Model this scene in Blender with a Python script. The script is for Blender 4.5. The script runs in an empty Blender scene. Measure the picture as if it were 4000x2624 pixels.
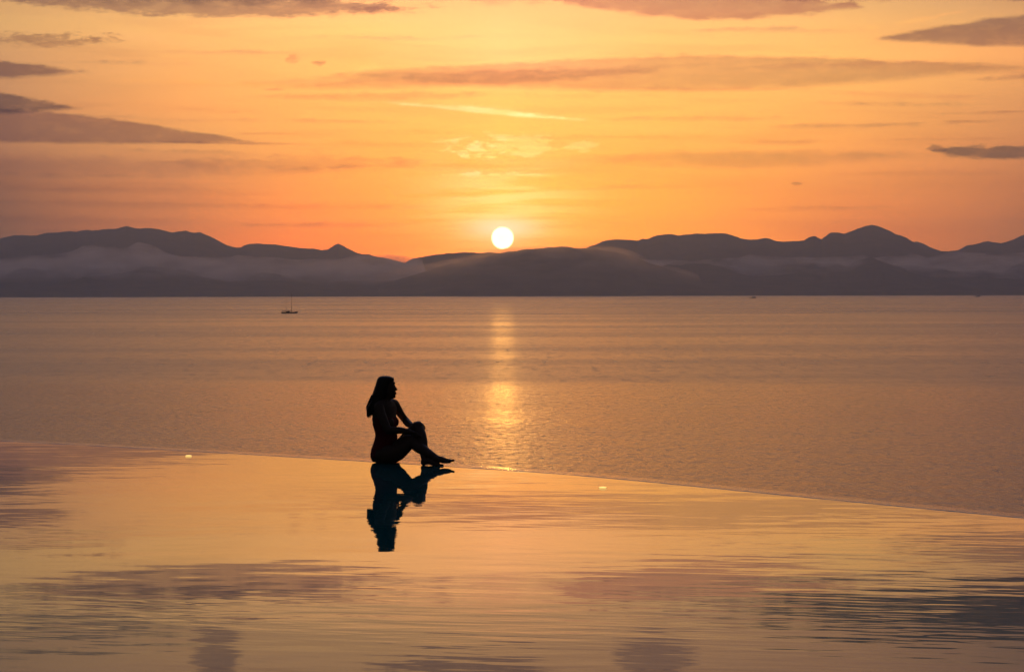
# sunset over a bay seen across an infinity pool
SUN_E = 0.008; SKY_S = 1.0; HAZE = True; HAZE_C = (0.46, 0.62, 1.0); HAZE_D = 4.3e-5; HAZE_G = 0.85; GAIN = (0.86, 0.76, 0.0)
FOG = True; FOG_D = 0.0018; POOL_A = 0.001
import bpy, bmesh, math, random
from mathutils import Vector, Matrix, noise
random.seed(7)
sc = bpy.context.scene
COL = sc.collection
R = math.radians

# ------------------------------------------------------------------ camera
EYE = 1.67                     # eye height above the pool water (z = 0)
SEA = -24.7                    # sea level below the pool
cam_d = bpy.data.cameras.new("camera"); cam = bpy.data.objects.new("camera", cam_d)
COL.objects.link(cam); sc.camera = cam
cam_d.lens = 85.0; cam_d.sensor_width = 36.0; cam_d.clip_start = 0.1; cam_d.clip_end = 90000
cam.matrix_world = Matrix.Translation((0, 0, EYE)) @ Matrix.Rotation(R(90 - 1.035), 4, 'X') @ Matrix.Rotation(R(-0.12), 4, 'Z')

# ------------------------------------------------------------------ colour and exposure
sc.view_settings.view_transform = 'Standard'; sc.view_settings.look = 'None'
sc.view_settings.exposure = 0.0; sc.view_settings.gamma = 1.0
sc.view_settings.use_curve_mapping = False
sc.cycles.max_bounces = 6; sc.cycles.volume_bounces = 1; sc.cycles.transparent_max_bounces = 8
sc.cycles.diffuse_bounces = 3; sc.cycles.glossy_bounces = 4
sc.cycles.use_denoising = True
sc.cycles.sample_clamp_indirect = 4.0

# ------------------------------------------------------------------ sun
SUN_AZ, SUN_EL = -0.22, 1.29   # degrees; azimuth 0 is +Y, the way the camera looks
sun_d = bpy.data.lights.new("sun", 'SUN'); sun = bpy.data.objects.new("sun", sun_d)
COL.objects.link(sun)
sun_d.energy = SUN_E; sun_d.angle = R(0.53); sun_d.color = (1.0, 0.42, 0.06)
sv = Vector((math.sin(R(SUN_AZ)) * math.cos(R(SUN_EL)), math.cos(R(SUN_AZ)) * math.cos(R(SUN_EL)), math.sin(R(SUN_EL))))
sun.rotation_euler = sv.to_track_quat('Z', 'Y').to_euler()

# ------------------------------------------------------------------ node expression helper
class NX:
    """a tiny expression layer over shader math nodes"""
    def __init__(s, nt, sock): s.nt, s.s = nt, sock
    def _m(s, op, *a, clamp=False):
        n = s.nt.nodes.new('ShaderNodeMath'); n.operation = op; n.use_clamp = clamp
        for i, v in enumerate((s,) + a):
            if isinstance(v, NX): s.nt.links.new(v.s, n.inputs[i])
            else: n.inputs[i].default_value = v
        return NX(s.nt, n.outputs[0])
    def __add__(s, o): return s._m('ADD', o)
    __radd__ = __add__
    def __sub__(s, o): return s._m('SUBTRACT', o)
    def __rsub__(s, o): return (s * -1.0) + o
    def __mul__(s, o): return s._m('MULTIPLY', o)
    __rmul__ = __mul__
    def __truediv__(s, o): return s._m('DIVIDE', o)
    def clamp(s): return s._m('ADD', 0.0, clamp=True)
    def abs(s): return s._m('ABSOLUTE')
    def max(s, o): return s._m('MAXIMUM', o)
    def min(s, o): return s._m('MINIMUM', o)
    def pow(s, o): return s._m('POWER', o)
    def sqrt(s): return s._m('SQRT')
    def exp(s): return s._m('EXPONENT')
    def step(s, a, b, smooth=True):
        n = s.nt.nodes.new('ShaderNodeMapRange'); n.interpolation_type = 'SMOOTHSTEP' if smooth else 'LINEAR'
        s.nt.links.new(s.s, n.inputs['Value'])
        n.inputs['From Min'].default_value = a; n.inputs['From Max'].default_value = b
        return NX(s.nt, n.outputs['Result'])

def lin(c):
    return tuple(((v / 255) / 12.92 if v / 255 <= 0.04045 else ((v / 255 + 0.055) / 1.055) ** 2.4) for v in c)
def vec(nt, x, y, z=0.0):
    n = nt.nodes.new('ShaderNodeCombineXYZ')
    for i, v in enumerate((x, y, z)):
        if isinstance(v, NX): nt.links.new(v.s, n.inputs[i])
        else: n.inputs[i].default_value = v
    return n.outputs[0]
def noise_tex(nt, v, scale=1.0, detail=4.0, rough=0.55, dist=0.0):
    n = nt.nodes.new('ShaderNodeTexNoise'); n.inputs['Scale'].default_value = scale
    n.inputs['Detail'].default_value = detail; n.inputs['Roughness'].default_value = rough
    n.inputs['Distortion'].default_value = dist
    nt.links.new(v, n.inputs['Vector'])
    return NX(nt, n.outputs['Fac'])
def mixc(nt, fac, a, b, mode='MIX'):
    n = nt.nodes.new('ShaderNodeMix'); n.data_type = 'RGBA'; n.blend_type = mode; n.clamp_factor = True
    for k, v in ((0, fac), (6, a), (7, b)):
        if isinstance(v, NX): nt.links.new(v.s, n.inputs[k])
        elif isinstance(v, bpy.types.NodeSocket): nt.links.new(v, n.inputs[k])
        elif k == 0: n.inputs[0].default_value = v
        else: n.inputs[k].default_value = (*v, 1.0)
    return n.outputs[2]

# ------------------------------------------------------------------ world: sunset sky as a function of azimuth and elevation
world = bpy.data.worlds.new("World"); sc.world = world; world.use_nodes = True
nt = world.node_tree; nt.nodes.clear()
tc = nt.nodes.new('ShaderNodeTexCoord'); sx = nt.nodes.new('ShaderNodeSeparateXYZ')
nt.links.new(tc.outputs['Generated'], sx.inputs[0])
dx, dy, dz = (NX(nt, sx.outputs[i]) for i in range(3))
K = 164.83                     # sky units: 164.83 to the degree
AZ = dx._m('ARCTAN2', dy) * (K * 180 / math.pi)
EL = dz._m('ARCSINE') * (K * 180 / math.pi)
def ua(p): return math.degrees(math.atan((p - 2000) / 9444)) * K       # azimuth in sky units
def ue(p): return math.degrees(math.atan((1141 - p) / 9444)) * K       # elevation in sky units

# shared cloud noises in sky units (1 unit of scale = one photograph-sized pixel of arc)
wv = noise_tex(nt, vec(nt, AZ * 0.0016, EL * 0.007), 1.0, 5, 0.6) - 0.5          # long streaks
wf = noise_tex(nt, vec(nt, AZ * 0.0085, EL * 0.026), 1.0, 8, 0.70) - 0.5            # puffs
wl = noise_tex(nt, vec(nt, AZ * 0.0011 + 7.0, EL * 0.0135), 1.0, 4, 0.5, 0.4)      # thin veils

AZ = AZ + wf * 1e-4 + wl * 1e-4; EL = EL + wf * 1e-4 + wl * 1e-4 + wv * 1e-4
top_tail = [(-590, (182, 132, 107)), (-1330, (168, 140, 128)), (-2160, (152, 142, 156)), (-3800, (134, 142, 178))]
cols = {
 -1500: [(1000, (88, 64, 62)), (700, (98, 72, 68)), (200, (140, 105, 92)), (-400, (138, 108, 94))],
 0:    [(1000, (118, 72, 62)), (930, (104, 68, 62)), (850, (114, 73, 64)), (720, (134, 86, 72)), (620, (158, 105, 84)), (520, (182, 126, 95)), (430, (190, 133, 98)), (350, (197, 141, 103)), (230, (208, 152, 108)), (120, (220, 168, 112)), (0, (222, 172, 118)), (-200, (180, 140, 106))],
 700:  [(1000, (200, 105, 66)), (930, (196, 107, 70)), (850, (198, 116, 78)), (720, (208, 130, 88)), (620, (220, 147, 98)), (520, (236, 162, 100)), (430, (242, 168, 100)), (330, (244, 176, 106)), (230, (246, 182, 112)), (120, (249, 192, 120)), (0, (242, 192, 128)), (-200, (212, 162, 116))],
 1400: [(1000, (253, 145, 60)), (930, (253, 148, 60)), (850, (253, 158, 68)), (720, (253, 170, 80)), (620, (253, 180, 90)), (520, (254, 188, 98)), (430, (254, 196, 106)), (330, (254, 200, 114)), (230, (254, 206, 122)), (120, (255, 216, 134)), (0, (250, 206, 140)), (-200, (225, 172, 120))],
 1964: [(1000, (255, 175, 62)), (930, (255, 182, 66)), (850, (255, 192, 72)), (720, (255, 196, 78)), (620, (255, 200, 90)), (520, (255, 208, 104)), (430, (255, 212, 114)), (330, (255, 212, 124)), (230, (255, 224, 148)), (120, (255, 224, 150)), (0, (252, 208, 142)), (-200, (229, 174, 122))],
 2600: [(1000, (255, 165, 58)), (930, (255, 170, 62)), (850, (255, 174, 68)), (720, (255, 180, 80)), (620, (254, 187, 90)), (520, (254, 195, 100)), (430, (254, 200, 106)), (330, (254, 202, 114)), (230, (254, 208, 124)), (120, (254, 208, 130)), (0, (248, 198, 134)), (-200, (217, 162, 118))],
 3300: [(1000, (226, 122, 72)), (930, (228, 126, 74)), (850, (233, 135, 78)), (720, (238, 147, 84)), (620, (242, 162, 90)), (520, (245, 172, 96)), (430, (248, 180, 102)), (330, (250, 188, 108)), (230, (252, 194, 114)), (120, (248, 192, 118)), (0, (234, 178, 120)), (-200, (200, 148, 110))],
 4000: [(1000, (156, 92, 70)), (930, (160, 95, 72)), (850, (172, 102, 75)), (720, (190, 116, 80)), (620, (202, 129, 88)), (520, (212, 140, 93)), (430, (222, 150, 98)), (330, (234, 162, 102)), (230, (240, 170, 106)), (120, (230, 167, 110)), (0, (200, 148, 108)), (-200, (150, 114, 94))],
 5600: [(1000, (92, 66, 62)), (700, (108, 76, 68)), (200, (146, 108, 92)), (-400, (140, 108, 94))],
}
def hdr(c):   # the brightest parts of the sky are over-exposed in red
    return (1.14 + 0.4 * min(1, max(0, (c[1] - 190) / 35))) if c[0] >= 250 else (1.1 if c[0] >= 240 else 1.0)
def air(e):       # the sky beyond the haze is brighter than it looks through it
    L = min(26500, 760 / math.sin(R(max(e / K, 0.1))))
    return tuple(math.exp(HAZE_D * L * k) for k in GAIN)
E0, E1 = -330.0, 4950.0
efac = (EL - E0) / (E1 - E0)
prev = None
for px, stops in cols.items():
    rp = nt.nodes.new('ShaderNodeValToRGB'); nt.links.new(efac.s, rp.inputs[0])
    cr = rp.color_ramp; cr.interpolation = 'LINEAR'
    allst = sorted([((ue(y) - E0) / (E1 - E0), c) for y, c in stops + top_tail])
    while len(cr.elements) < len(allst): cr.elements.new(0.5)
    for el, (p, c) in zip(cr.elements, allst):
        el.position = p; l_ = lin(c); g_ = air(p * (E1 - E0) + E0); el.color = tuple(v * w for v, w in zip((l_[0] * hdr(c) * (1 + 1.2 * math.exp(-((px - 1964) / 520) ** 2) * math.exp(-max(0, p * (E1 - E0) + E0) / 400)), l_[1], l_[2]), g_)) + (1,)
    if prev is None: cur = rp.outputs[0]
    else: cur = mixc(nt, AZ.step(ua(prev), ua(px), smooth=False), cur, rp.outputs[0])
    prev = px
# dusk beyond the sunset quarter: upwards and behind the camera
side = AZ.abs().step(3300, 11000)
high = EL.step(5000, 11000)
cur = mixc(nt, side, cur, lin((34, 34, 44)))
cur = mixc(nt, high, cur, lin((64, 72, 96)))

# faint veils everywhere
cur = mixc(nt, (wl.step(0.47, 0.72) * 0.36), cur, mixc(nt, 1.0, cur, (0.80, 0.72, 0.76), 'MULTIPLY'))
cur = mixc(nt, (wl.step(0.46, 0.27) * 0.30), cur, mixc(nt, 1.0, cur, (1.10, 1.10, 1.22), 'MULTIPLY'))

# one reusable node group draws a lens-shaped streak of cloud: everything it reads comes in through its sockets
CIN = ["AZ", "EL", "WV", "WF", "xc", "invw", "yc", "k", "ht", "hb", "st", "sb", "ns", "nf", "op"]
cg = bpy.data.node_groups.new("cloud_streak", 'ShaderNodeTree')
cg.interface.new_socket("sky", in_out='INPUT', socket_type='NodeSocketColor')
cg.interface.new_socket("tint", in_out='INPUT', socket_type='NodeSocketColor')
for q in CIN: cg.interface.new_socket(q, in_out='INPUT', socket_type='NodeSocketFloat')
cg.interface.new_socket("sky", in_out='OUTPUT', socket_type='NodeSocketColor')
gi = cg.nodes.new('NodeGroupInput'); go = cg.nodes.new('NodeGroupOutput')
G = {q: NX(cg, gi.outputs[q]) for q in CIN}
def sstep(x, hi, lo=-2.0):
    n = cg.nodes.new('ShaderNodeMapRange'); n.interpolation_type = 'SMOOTHSTEP'
    cg.links.new(x.s, n.inputs['Value']); n.inputs['From Min'].default_value = lo
    if isinstance(hi, NX): cg.links.new(hi.s, n.inputs['From Max'])
    else: n.inputs['From Max'].default_value = hi
    return NX(cg, n.outputs['Result'])
_x = G["AZ"] - G["xc"]; _a = _x * G["invw"]
_p = (1.0 - _a * _a).max(0.0).pow(1.25)
_d = G["EL"] + _x * G["k"] - G["yc"] + G["WV"] * (G["ns"] * 2.2)
_n = G["WF"] * (G["nf"] * 2.6)
_up = _p * (G["ht"] * 1.25) - _d + _n * 2.0
_dn = _d + _p * (G["hb"] * 1.25) + _n
_m = sstep(_up, G["st"] * 1.3) * sstep(_dn, G["sb"] * 1.6) * sstep(_p, 0.22, 0.0) * (G["op"] + G["WF"] * 1.1)
_o = mixc(cg, _m, gi.outputs["sky"], mixc(cg, 1.0, gi.outputs["sky"], gi.outputs["tint"], 'MULTIPLY'))
cg.links.new(_o, go.inputs[0])
cg.interface.new_socket("AZ", in_out='OUTPUT', socket_type='NodeSocketFloat')
_sc = cg.nodes.new('ShaderNodeSeparateColor'); cg.links.new(_o, _sc.inputs[0])
cg.links.new((NX(cg, _sc.outputs[0])._m('MULTIPLY_ADD', 1e-5, G["AZ"])).s, go.inputs[1])   # chains the streaks, so the shader stays small
def cloud(xc, w, yc, k, ht, hb, tint, op=0.9, ns=14, nf=8, st=14, sb=14):
    """centre, half width, slope, height above and below the axis, tint of the light coming through"""
    global cur, AZ
    n = nt.nodes.new('ShaderNodeGroup'); n.node_tree = cg
    nt.links.new(cur, n.inputs["sky"]); n.inputs["tint"].default_value = (*tint, 1)
    for q, v in zip(("AZ", "EL", "WV", "WF"), (AZ, EL, wv, wf)): nt.links.new(v.s, n.inputs[q])
    for q, v in zip(CIN[4:], (ua(xc), 1.0 / abs(ua(xc + w) - ua(xc)), ue(yc), k, ht, hb, st, sb, ns, nf, op)): n.inputs[q].default_value = v
    cur = n.outputs[0]; AZ = NX(nt, n.outputs[1])
MV = (0.46, 0.42, 0.60)     # mauve shade of a thick streak
MD = (0.62, 0.58, 0.72)
ML = (0.88, 0.72, 0.74)
# low bands to the left and right above the hills
cloud(300, 1300, 655, 0.01, 38, 42, (0.74, 0.72, 0.86), 0.8, 20, 14, 30, 30)
cloud(1150, 720, 640, 0.0, 34, 40, (0.74, 0.72, 0.84), 0.7, 18, 22, 20, 30)
cloud(500, 1050, 800, 0.015, 16, 18, (0.76, 0.74, 0.84), 0.7, 14, 8, 16, 16)
cloud(1300, 520, 808, 0.01, 16, 12, (0.84, 0.72, 0.80), 0.6, 12, 8, 14, 14)
cloud(200, 900, 868, 0.0, 26, 20, (0.76, 0.72, 0.80), 0.6, 14, 8, 20, 20)
cloud(900, 600, 770, 0.0, 6, 6, (1.12, 1.10, 1.10), 0.7, 10, 4, 8, 8)
cloud(700, 800, 712, 0.0, 6, 6, (1.14, 1.10, 1.08), 0.6, 10, 4, 8, 8)
cloud(2950, 950, 622, 0.0, 34, 42, (0.68, 0.70, 0.84), 0.75, 14, 10, 24, 26)
cloud(2300, 900, 536, 0.0, 8, 14, (0.95, 0.80, 0.76), 0.75, 10, 8, 12, 14)
cloud(3050, 260, 562, 0.0, 12, 12, (0.78, 0.74, 0.86), 0.8, 8, 8, 12, 12)
cloud(3650, 380, 560, 0.0, 7, 7, (0.80, 0.74, 0.84), 0.8, 8, 6, 10, 10)
cloud(1500, 480, 560, 0.0, 8, 14, (0.95, 0.82, 0.80), 0.7, 10, 8, 12, 14)
cloud(1700, 700, 770, 0.0, 5, 6, (1.0, 1.10, 1.30), 0.7, 10, 6, 8, 8)
cloud(400, 700, 745, 0.0, 12, 14, (0.80, 0.78, 0.86), 0.7, 14, 10, 14, 14)
cloud(3700, 600, 690, 0.0, 14, 16, (0.80, 0.76, 0.86), 0.6, 14, 10, 16, 16)
cloud(2500, 500, 790, 0.0, 5, 5, (0.90, 0.86, 0.90), 0.5, 8, 6, 8, 8)
cloud(1700, 340, 520, 0.0, 10, 10, (0.90, 0.88, 0.84), 0.6, 10, 12, 12, 12)
for xc_, w_, y_, k_, h_, t_ in ((250, 620, 690, .01, 5, .82), (800, 520, 598, .02, 5, .84), (1500, 600, 650, -.01, 5, .88), (420, 500, 905, .0, 8, .8), (1250, 500, 880, .0, 7, .84),
        (2700, 600, 470, .0, 6, .88), (3300, 560, 500, -.01, 7, .86), (3500, 480, 420, .02, 6, .86), (600, 560, 470, .03, 5, .88), (1300, 520, 480, .02, 5, .9), (2450, 420, 735, .0, 5, .9),
        (3200, 520, 820, .0, 6, .86), (900, 480, 210, .01, 6, .88), (1500, 560, 150, -.01, 6, .9), (3000, 480, 130, .02, 7, .88), (500, 460, 255, .0, 5, .86)):
    cloud(xc_, w_, y_, k_, h_ * 1.7, h_ * 2.0, (t_ - 0.14, t_ * 0.97 - 0.12, t_ + 0.0), 0.85, 18, 9, 12, 16)
# the long band across the middle
cloud(1750, 1050, 312, -0.03, 30, 34, (0.86, 0.82, 0.88), 0.85, 8, 6, 12, 20)
cloud(2620, 1600, 298, -0.004, 62, 60, (0.66, 0.65, 0.76), 0.95, 10, 8, 14, 22)
cloud(1900, 1050, 300, -0.05, 22, 40, (0.84, 0.80, 0.86), 0.85, 10, 8, 14, 20)
cloud(3300, 620, 268, -0.02, 14, 18, (0.84, 0.76, 0.88), 0.8, 8, 6, 12, 18)
cloud(2750, 560, 350, 0.02, 6, 12, (0.90, 0.76, 0.86), 0.7, 8, 6, 10, 12)
cloud(1500, 620, 378, -0.01, 16, 18, (0.76, 0.72, 0.80), 0.8, 12, 10, 12, 14)
cloud(3500, 620, 385, 0.06, 14, 14, (0.88, 0.78, 0.88), 0.65, 12, 8, 16, 16)
cloud(2300, 560, 380, 0.0, 12, 12, (0.96, 0.84, 0.82), 0.5, 14, 14, 14, 14)
# left edge
cloud(-120, 540, 298, -0.01, 38, 34, (0.38, 0.36, 0.52), 0.95, 10, 10, 12, 16)
cloud(-160, 540, 412, 0.05, 44, 38, (0.32, 0.33, 0.50), 0.95, 8, 8, 14, 14)
cloud(-100, 1190, 530, 0.028, 82, 30, (0.46, 0.44, 0.64), 0.97, 8, 5, 10, 10)
cloud(900, 420, 563, 0.01, 8, 5, (0.60, 0.54, 0.72), 0.8, 4, 4, 8, 6)
cloud(150, 420, 172, -0.03, 22, 26, (0.56, 0.52, 0.62), 0.85, 34, 34, 18, 18)
cloud(420, 160, 158, 0.05, 12, 14, (0.66, 0.60, 0.66), 0.7, 20, 30, 14, 14)
# top
cloud(800, 960, 30, 0.012, 60, 44, (0.48, 0.44, 0.60), 0.95, 20, 30, 22, 16)
cloud(1500, 300, 52, 0.0, 14, 10, (0.68, 0.60, 0.72), 0.7, 16, 22, 12, 12)
cloud(1850, 620, -8, 0.0, 22, 26, (0.80, 0.72, 0.84), 0.8, 20, 40, 20, 22)
cloud(2730, 720, 14, 0.045, 60, 62, (0.62, 0.50, 0.66), 0.95, 12, 20, 18, 14)
cloud(3300, 500, 2, -0.01, 22, 20, (0.62, 0.54, 0.66), 0.9, 20, 34, 16, 16)
cloud(3980, 420, -5, 0.0, 28, 32, (0.50, 0.46, 0.60), 0.9, 16, 26, 16, 16)
cloud(4120, 800, 160, -0.015, 66, 44, (0.44, 0.42, 0.62), 0.96, 8, 6, 14, 12)
cloud(3600, 260, 95, -0.17, 9, 9, (1.18, 1.10, 0.98), 0.8, 10, 12, 10, 10)
# right edge
cloud(4050, 320, 328, -0.02, 12, 14, (0.66, 0.60, 0.74), 0.85, 14, 14, 12, 12)
cloud(3900, 320, 457, -0.01, 6, 6, (0.68, 0.62, 0.74), 0.85, 6, 4, 8, 8)
cloud(3780, 170, 490, 0.0, 6, 6, (0.68, 0.62, 0.74), 0.85, 6, 4, 8, 8)
cloud(3900, 330, 615, 0.03, 30, 24, (0.30, 0.36, 0.58), 0.97, 10, 14, 12, 12)
cloud(3660, 60, 606, 0.12, 26, 4, (0.42, 0.44, 0.62), 0.8, 8, 10, 10, 8)
cloud(3600, 70, 622, 0.0, 6, 6, (0.50, 0.48, 0.66), 0.8, 8, 12, 8, 8)
cloud(3115, 26, 725, 0.0, 8, 5, (0.60, 0.60, 0.78), 0.8, 6, 14, 8, 8)
cloud(3150, 120, 216, 0.0, 4, 6, (0.92, 0.78, 0.80), 0.6, 6, 6, 8, 8)
cloud(2600, 320, 217, 0.0, 6, 6, (0.90, 0.78, 0.80), 0.6, 6, 6, 8, 8)
# small puffs
cloud(1150, 40, 240, 0.0, 16, 12, (0.74, 0.66, 0.76), 0.8, 8, 22, 10, 10)
cloud(1248, 42, 249, 0.0, 9, 10, (0.62, 0.54, 0.66), 0.85, 6, 14, 8, 8)
cloud(1060, 60, 354, 0.0, 5, 5, (0.76, 0.66, 0.76), 0.8, 4, 8, 6, 6)
cloud(860, 150, 438, 0.06, 8, 8, (0.82, 0.76, 0.84), 0.7, 12, 20, 8, 8)
cloud(1060, 220, 525, 0.0, 4, 5, (0.82, 0.74, 0.80), 0.7, 5, 5, 6, 6)
# lit streaks: thin cloud edges catching the sun
cloud(900, 760, 333, 0.03, 9, 9, (1.10, 1.04, 0.88), 0.7, 10, 6, 10, 10)
cloud(1940, 480, 440, 0.09, 13, 11, (1.02, 1.36, 2.2), 0.95, 8, 6, 10, 7)
cloud(1800, 420, 418, 0.05, 12, 12, (1.02, 1.08, 1.2), 0.7, 14, 18, 12, 12)
cloud(2080, 180, 453, 0.08, 8, 8, (1.02, 1.25, 1.6), 0.8, 8, 12, 8, 8)
cloud(2000, 380, 575, -0.01, 26, 26, (1.02, 1.24, 1.8), 0.9, 22, 70, 10, 10)
cloud(1890, 150, 590, 0.0, 14, 12, (1.02, 1.18, 1.6), 0.8, 20, 60, 8, 8)
cloud(1970, 330, 686, 0.0, 8, 10, (1.02, 1.35, 2.4), 0.85, 6, 14, 6, 14)
cloud(1450, 260, 262, -0.55, 20, 20, (1.02, 1.06, 1.10), 0.6, 20, 20, 20, 20)
cloud(1230, 120, 440, -0.45, 14, 14, (1.02, 1.06, 1.06), 0.6, 20, 20, 16, 16)
# streaked glow over the sun
pil = noise_tex(nt, vec(nt, AZ * 0.0022 + 3.0, EL * 0.034), 1.0, 4, 0.55)
gx = ((AZ - ua(1964)) / 290.0); gy = ((EL - ue(820)) / 160.0)
pg = (gx * gx + gy * gy) * -1.0
glow = pg.exp() * pil.step(0.38, 0.60)
cur = mixc(nt, pg.exp() * 0.85, cur, mixc(nt, 1.0, cur, (1.0, 1.28, 1.9), 'MULTIPLY'))
cur = mixc(nt, glow * 0.95, cur, mixc(nt, 1.0, cur, (1.02, 1.36, 3.4), 'MULTIPLY'))
hx = (AZ - ua(1964)) / 60.0; hy = (EL - ue(890)) / 26.0
h = (((hx * hx) / 2.2 + hy * hy) * -0.5).exp()
cur = mixc(nt, h * 0.9, cur, (3.0, 2.3, 1.35))
# clouds overhead, out of the frame: seen only in the pool
cloud(700, 1500, -10, 0.0, 50, 44, (0.34, 0.35, 0.47), 0.93, 40, 30, 50, 44)
cloud(250, 900, -150, 0.0, 60, 50, (0.32, 0.35, 0.48), 0.94, 40, 34, 50, 44)
cloud(4050, 1500, -72, 0.03, 104, 84, (0.09, 0.12, 0.20), 0.98, 24, 20, 40, 34)
cloud(2950, 850, -42, 0.0, 56, 36, (0.30, 0.31, 0.44), 0.95, 40, 34, 50, 44)
cloud(840, 130, -260, 0.0, 110, 90, (0.50, 0.50, 0.66), 0.9, 30, 40, 40, 40)
cloud(2560, 200, -260, 0.0, 120, 80, (0.54, 0.54, 0.70), 0.9, 40, 44, 40, 40)
cloud(1750, 520, -360, 0.0, 50, 60, (0.46, 0.46, 0.62), 0.95, 30, 40, 24, 24)
# the sun's disc
rx = AZ - ua(1964); ry = EL - ue(929)
rr = (rx * rx + ry * ry).sqrt()
disc = rr.step(46.5, 37.5)
cur = mixc(nt, disc, cur, (11.0, 7.6, 4.0))
halo = ((rr / 95.0) * -1.0).exp() * 0.42
cur = mixc(nt, halo, cur, (4.0, 2.0, 0.75))

sky = nt.nodes.new('ShaderNodeTexSky'); sky.sky_type = 'NISHITA'; sky.sun_disc = False
sky.sun_elevation = R(SUN_EL); sky.sun_rotation = R(SUN_AZ)
bg1 = nt.nodes.new('ShaderNodeBackground'); nt.links.new(sky.outputs[0], bg1.inputs[0]); bg1.inputs[1].default_value = 0.05
bg2 = nt.nodes.new('ShaderNodeBackground'); nt.links.new(cur, bg2.inputs[0]); bg2.inputs[1].default_value = SKY_S
# clear sky high up and behind, cloud-filtered sunset sky in the west
fac = (side + high - side * high)
mx = nt.nodes.new('ShaderNodeMixShader'); nt.links.new((fac * 0.55).s, mx.inputs[0])
nt.links.new(bg2.outputs[0], mx.inputs[1]); nt.links.new(bg1.outputs[0], mx.inputs[2])
wo = nt.nodes.new('ShaderNodeOutputWorld'); nt.links.new(mx.outputs[0], wo.inputs[0])
world.cycles.sampling_method = 'NONE'

# ------------------------------------------------------------------ materials and object helpers
def tag(o, label=None, cat=None, group=None, kind=None):
    if label: o['label'] = label
    if cat: o['category'] = cat
    if group: o['group'] = group
    if kind: o['kind'] = kind
    return o
def mat(name, color, rough=0.5, spec=0.5, ior=1.45):
    m = bpy.data.materials.new(name); m.use_nodes = True
    b = m.node_tree.nodes['Principled BSDF']
    b.inputs['Base Color'].default_value = (*color, 1); b.inputs['Roughness'].default_value = rough
    b.inputs['Specular IOR Level'].default_value = spec; b.inputs['IOR'].default_value = ior
    return m, m.node_tree, b
def add_noise_color(nt, b, c1, c2, scale, obj=True, detail=5):
    tcn = nt.nodes.new('ShaderNodeTexCoord')
    f = noise_tex(nt, tcn.outputs['Object'], scale, detail, 0.6)
    out = mixc(nt, f.step(0.35, 0.65), c1, c2)
    nt.links.new(out, b.inputs['Base Color'])
    return f
def bump(nt, b, height, dist=1.0, strength=1.0):
    n = nt.nodes.new('ShaderNodeBump'); n.inputs['Distance'].default_value = dist; n.inputs['Strength'].default_value = strength
    nt.links.new(height.s, n.inputs['Height']); nt.links.new(n.outputs[0], b.inputs['Normal'])
def mesh_obj(name, verts, faces, m=None, parent=None, smooth=True):
    me = bpy.data.meshes.new(name); me.from_pydata([tuple(v) for v in verts], [], faces); me.update()
    if m: me.materials.append(m)
    if smooth: me.polygons.foreach_set('use_smooth', [True] * len(me.polygons))
    o = bpy.data.objects.new(name, me); COL.objects.link(o)
    if parent: o.parent = parent
    return o
def empty(name, loc=(0, 0, 0), rz=0.0):
    o = bpy.data.objects.new(name, None); COL.objects.link(o); o.location = loc; o.rotation_euler = (0, 0, rz)
    o.empty_display_size = 0.2
    return o
def smooth_interp(pts, x):
    if x <= pts[0][0]: return pts[0][1]
    for (a, b), (c, d) in zip(pts, pts[1:]):
        if x <= c:
            t = (x - a) / (c - a)
            return b + (d - b) * t
    return pts[-1][1]

# ------------------------------------------------------------------ sea
m_sea, snt, sb = mat("sea_water", (0.012, 0.022, 0.026), 0.2, 0.5, 1.333)
g = snt.nodes.new('ShaderNodeNewGeometry'); sp = snt.nodes.new('ShaderNodeSeparateXYZ'); snt.links.new(g.outputs['Position'], sp.inputs[0])
X, Y = NX(snt, sp.outputs[0]), NX(snt, sp.outputs[1])
chop = noise_tex(snt, vec(snt, X * 0.55, Y * 0.16), 1.0, 5, 0.62)
swell = noise_tex(snt, vec(snt, X * 0.06 + Y * 0.01, Y * 0.03), 1.0, 3, 0.5)
cat_ = noise_tex(snt, vec(snt, X * 0.0011, Y * 0.0042 + X * 0.0002), 1.0, 4, 0.6)      # wind patches
slick = noise_tex(snt, vec(snt, X * 0.0004 + 11.0, Y * 0.0105 + X * 0.0004), 1.0, 3, 0.5)   # smooth current lines
rough = 0.185 + cat_.step(0.38, 0.64) * 0.055 - slick.step(0.58, 0.74) * 0.022
near = (Y + (cat_ - 0.5) * 260.0 + X * 0.12).step(760.0, 620.0)
far = Y.step(2250.0, 3000.0)
rough = rough - near * 0.08 + far * 0.04
# cat's-paws: small ruffled patches that mirror a higher, duller part of the sky
fleck = noise_tex(snt, vec(snt, X * 0.75 + 3.0, Y * 0.17), 1.0, 5, 0.62)
fleck2 = noise_tex(snt, vec(snt, X * 0.22 + 9.0, Y * 0.03), 1.0, 4, 0.6)
rough = rough + fleck.step(0.52, 0.74) * near * 0.17 + fleck2.step(0.50, 0.72) * (1.0 - near) * (1.0 - far) * 0.06
snt.links.new(rough.s, sb.inputs['Roughness'])
bump(snt, sb, chop * 0.6 + swell * 0.5, 1.0, 1.0)
S = 13000.0
sea = mesh_obj("sea", [(-S, 40, SEA), (S, 40, SEA), (S, 24000, SEA), (-S, 24000, SEA)], [(0, 1, 2, 3)], m_sea, smooth=False)
tag(sea, kind='structure')

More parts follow.
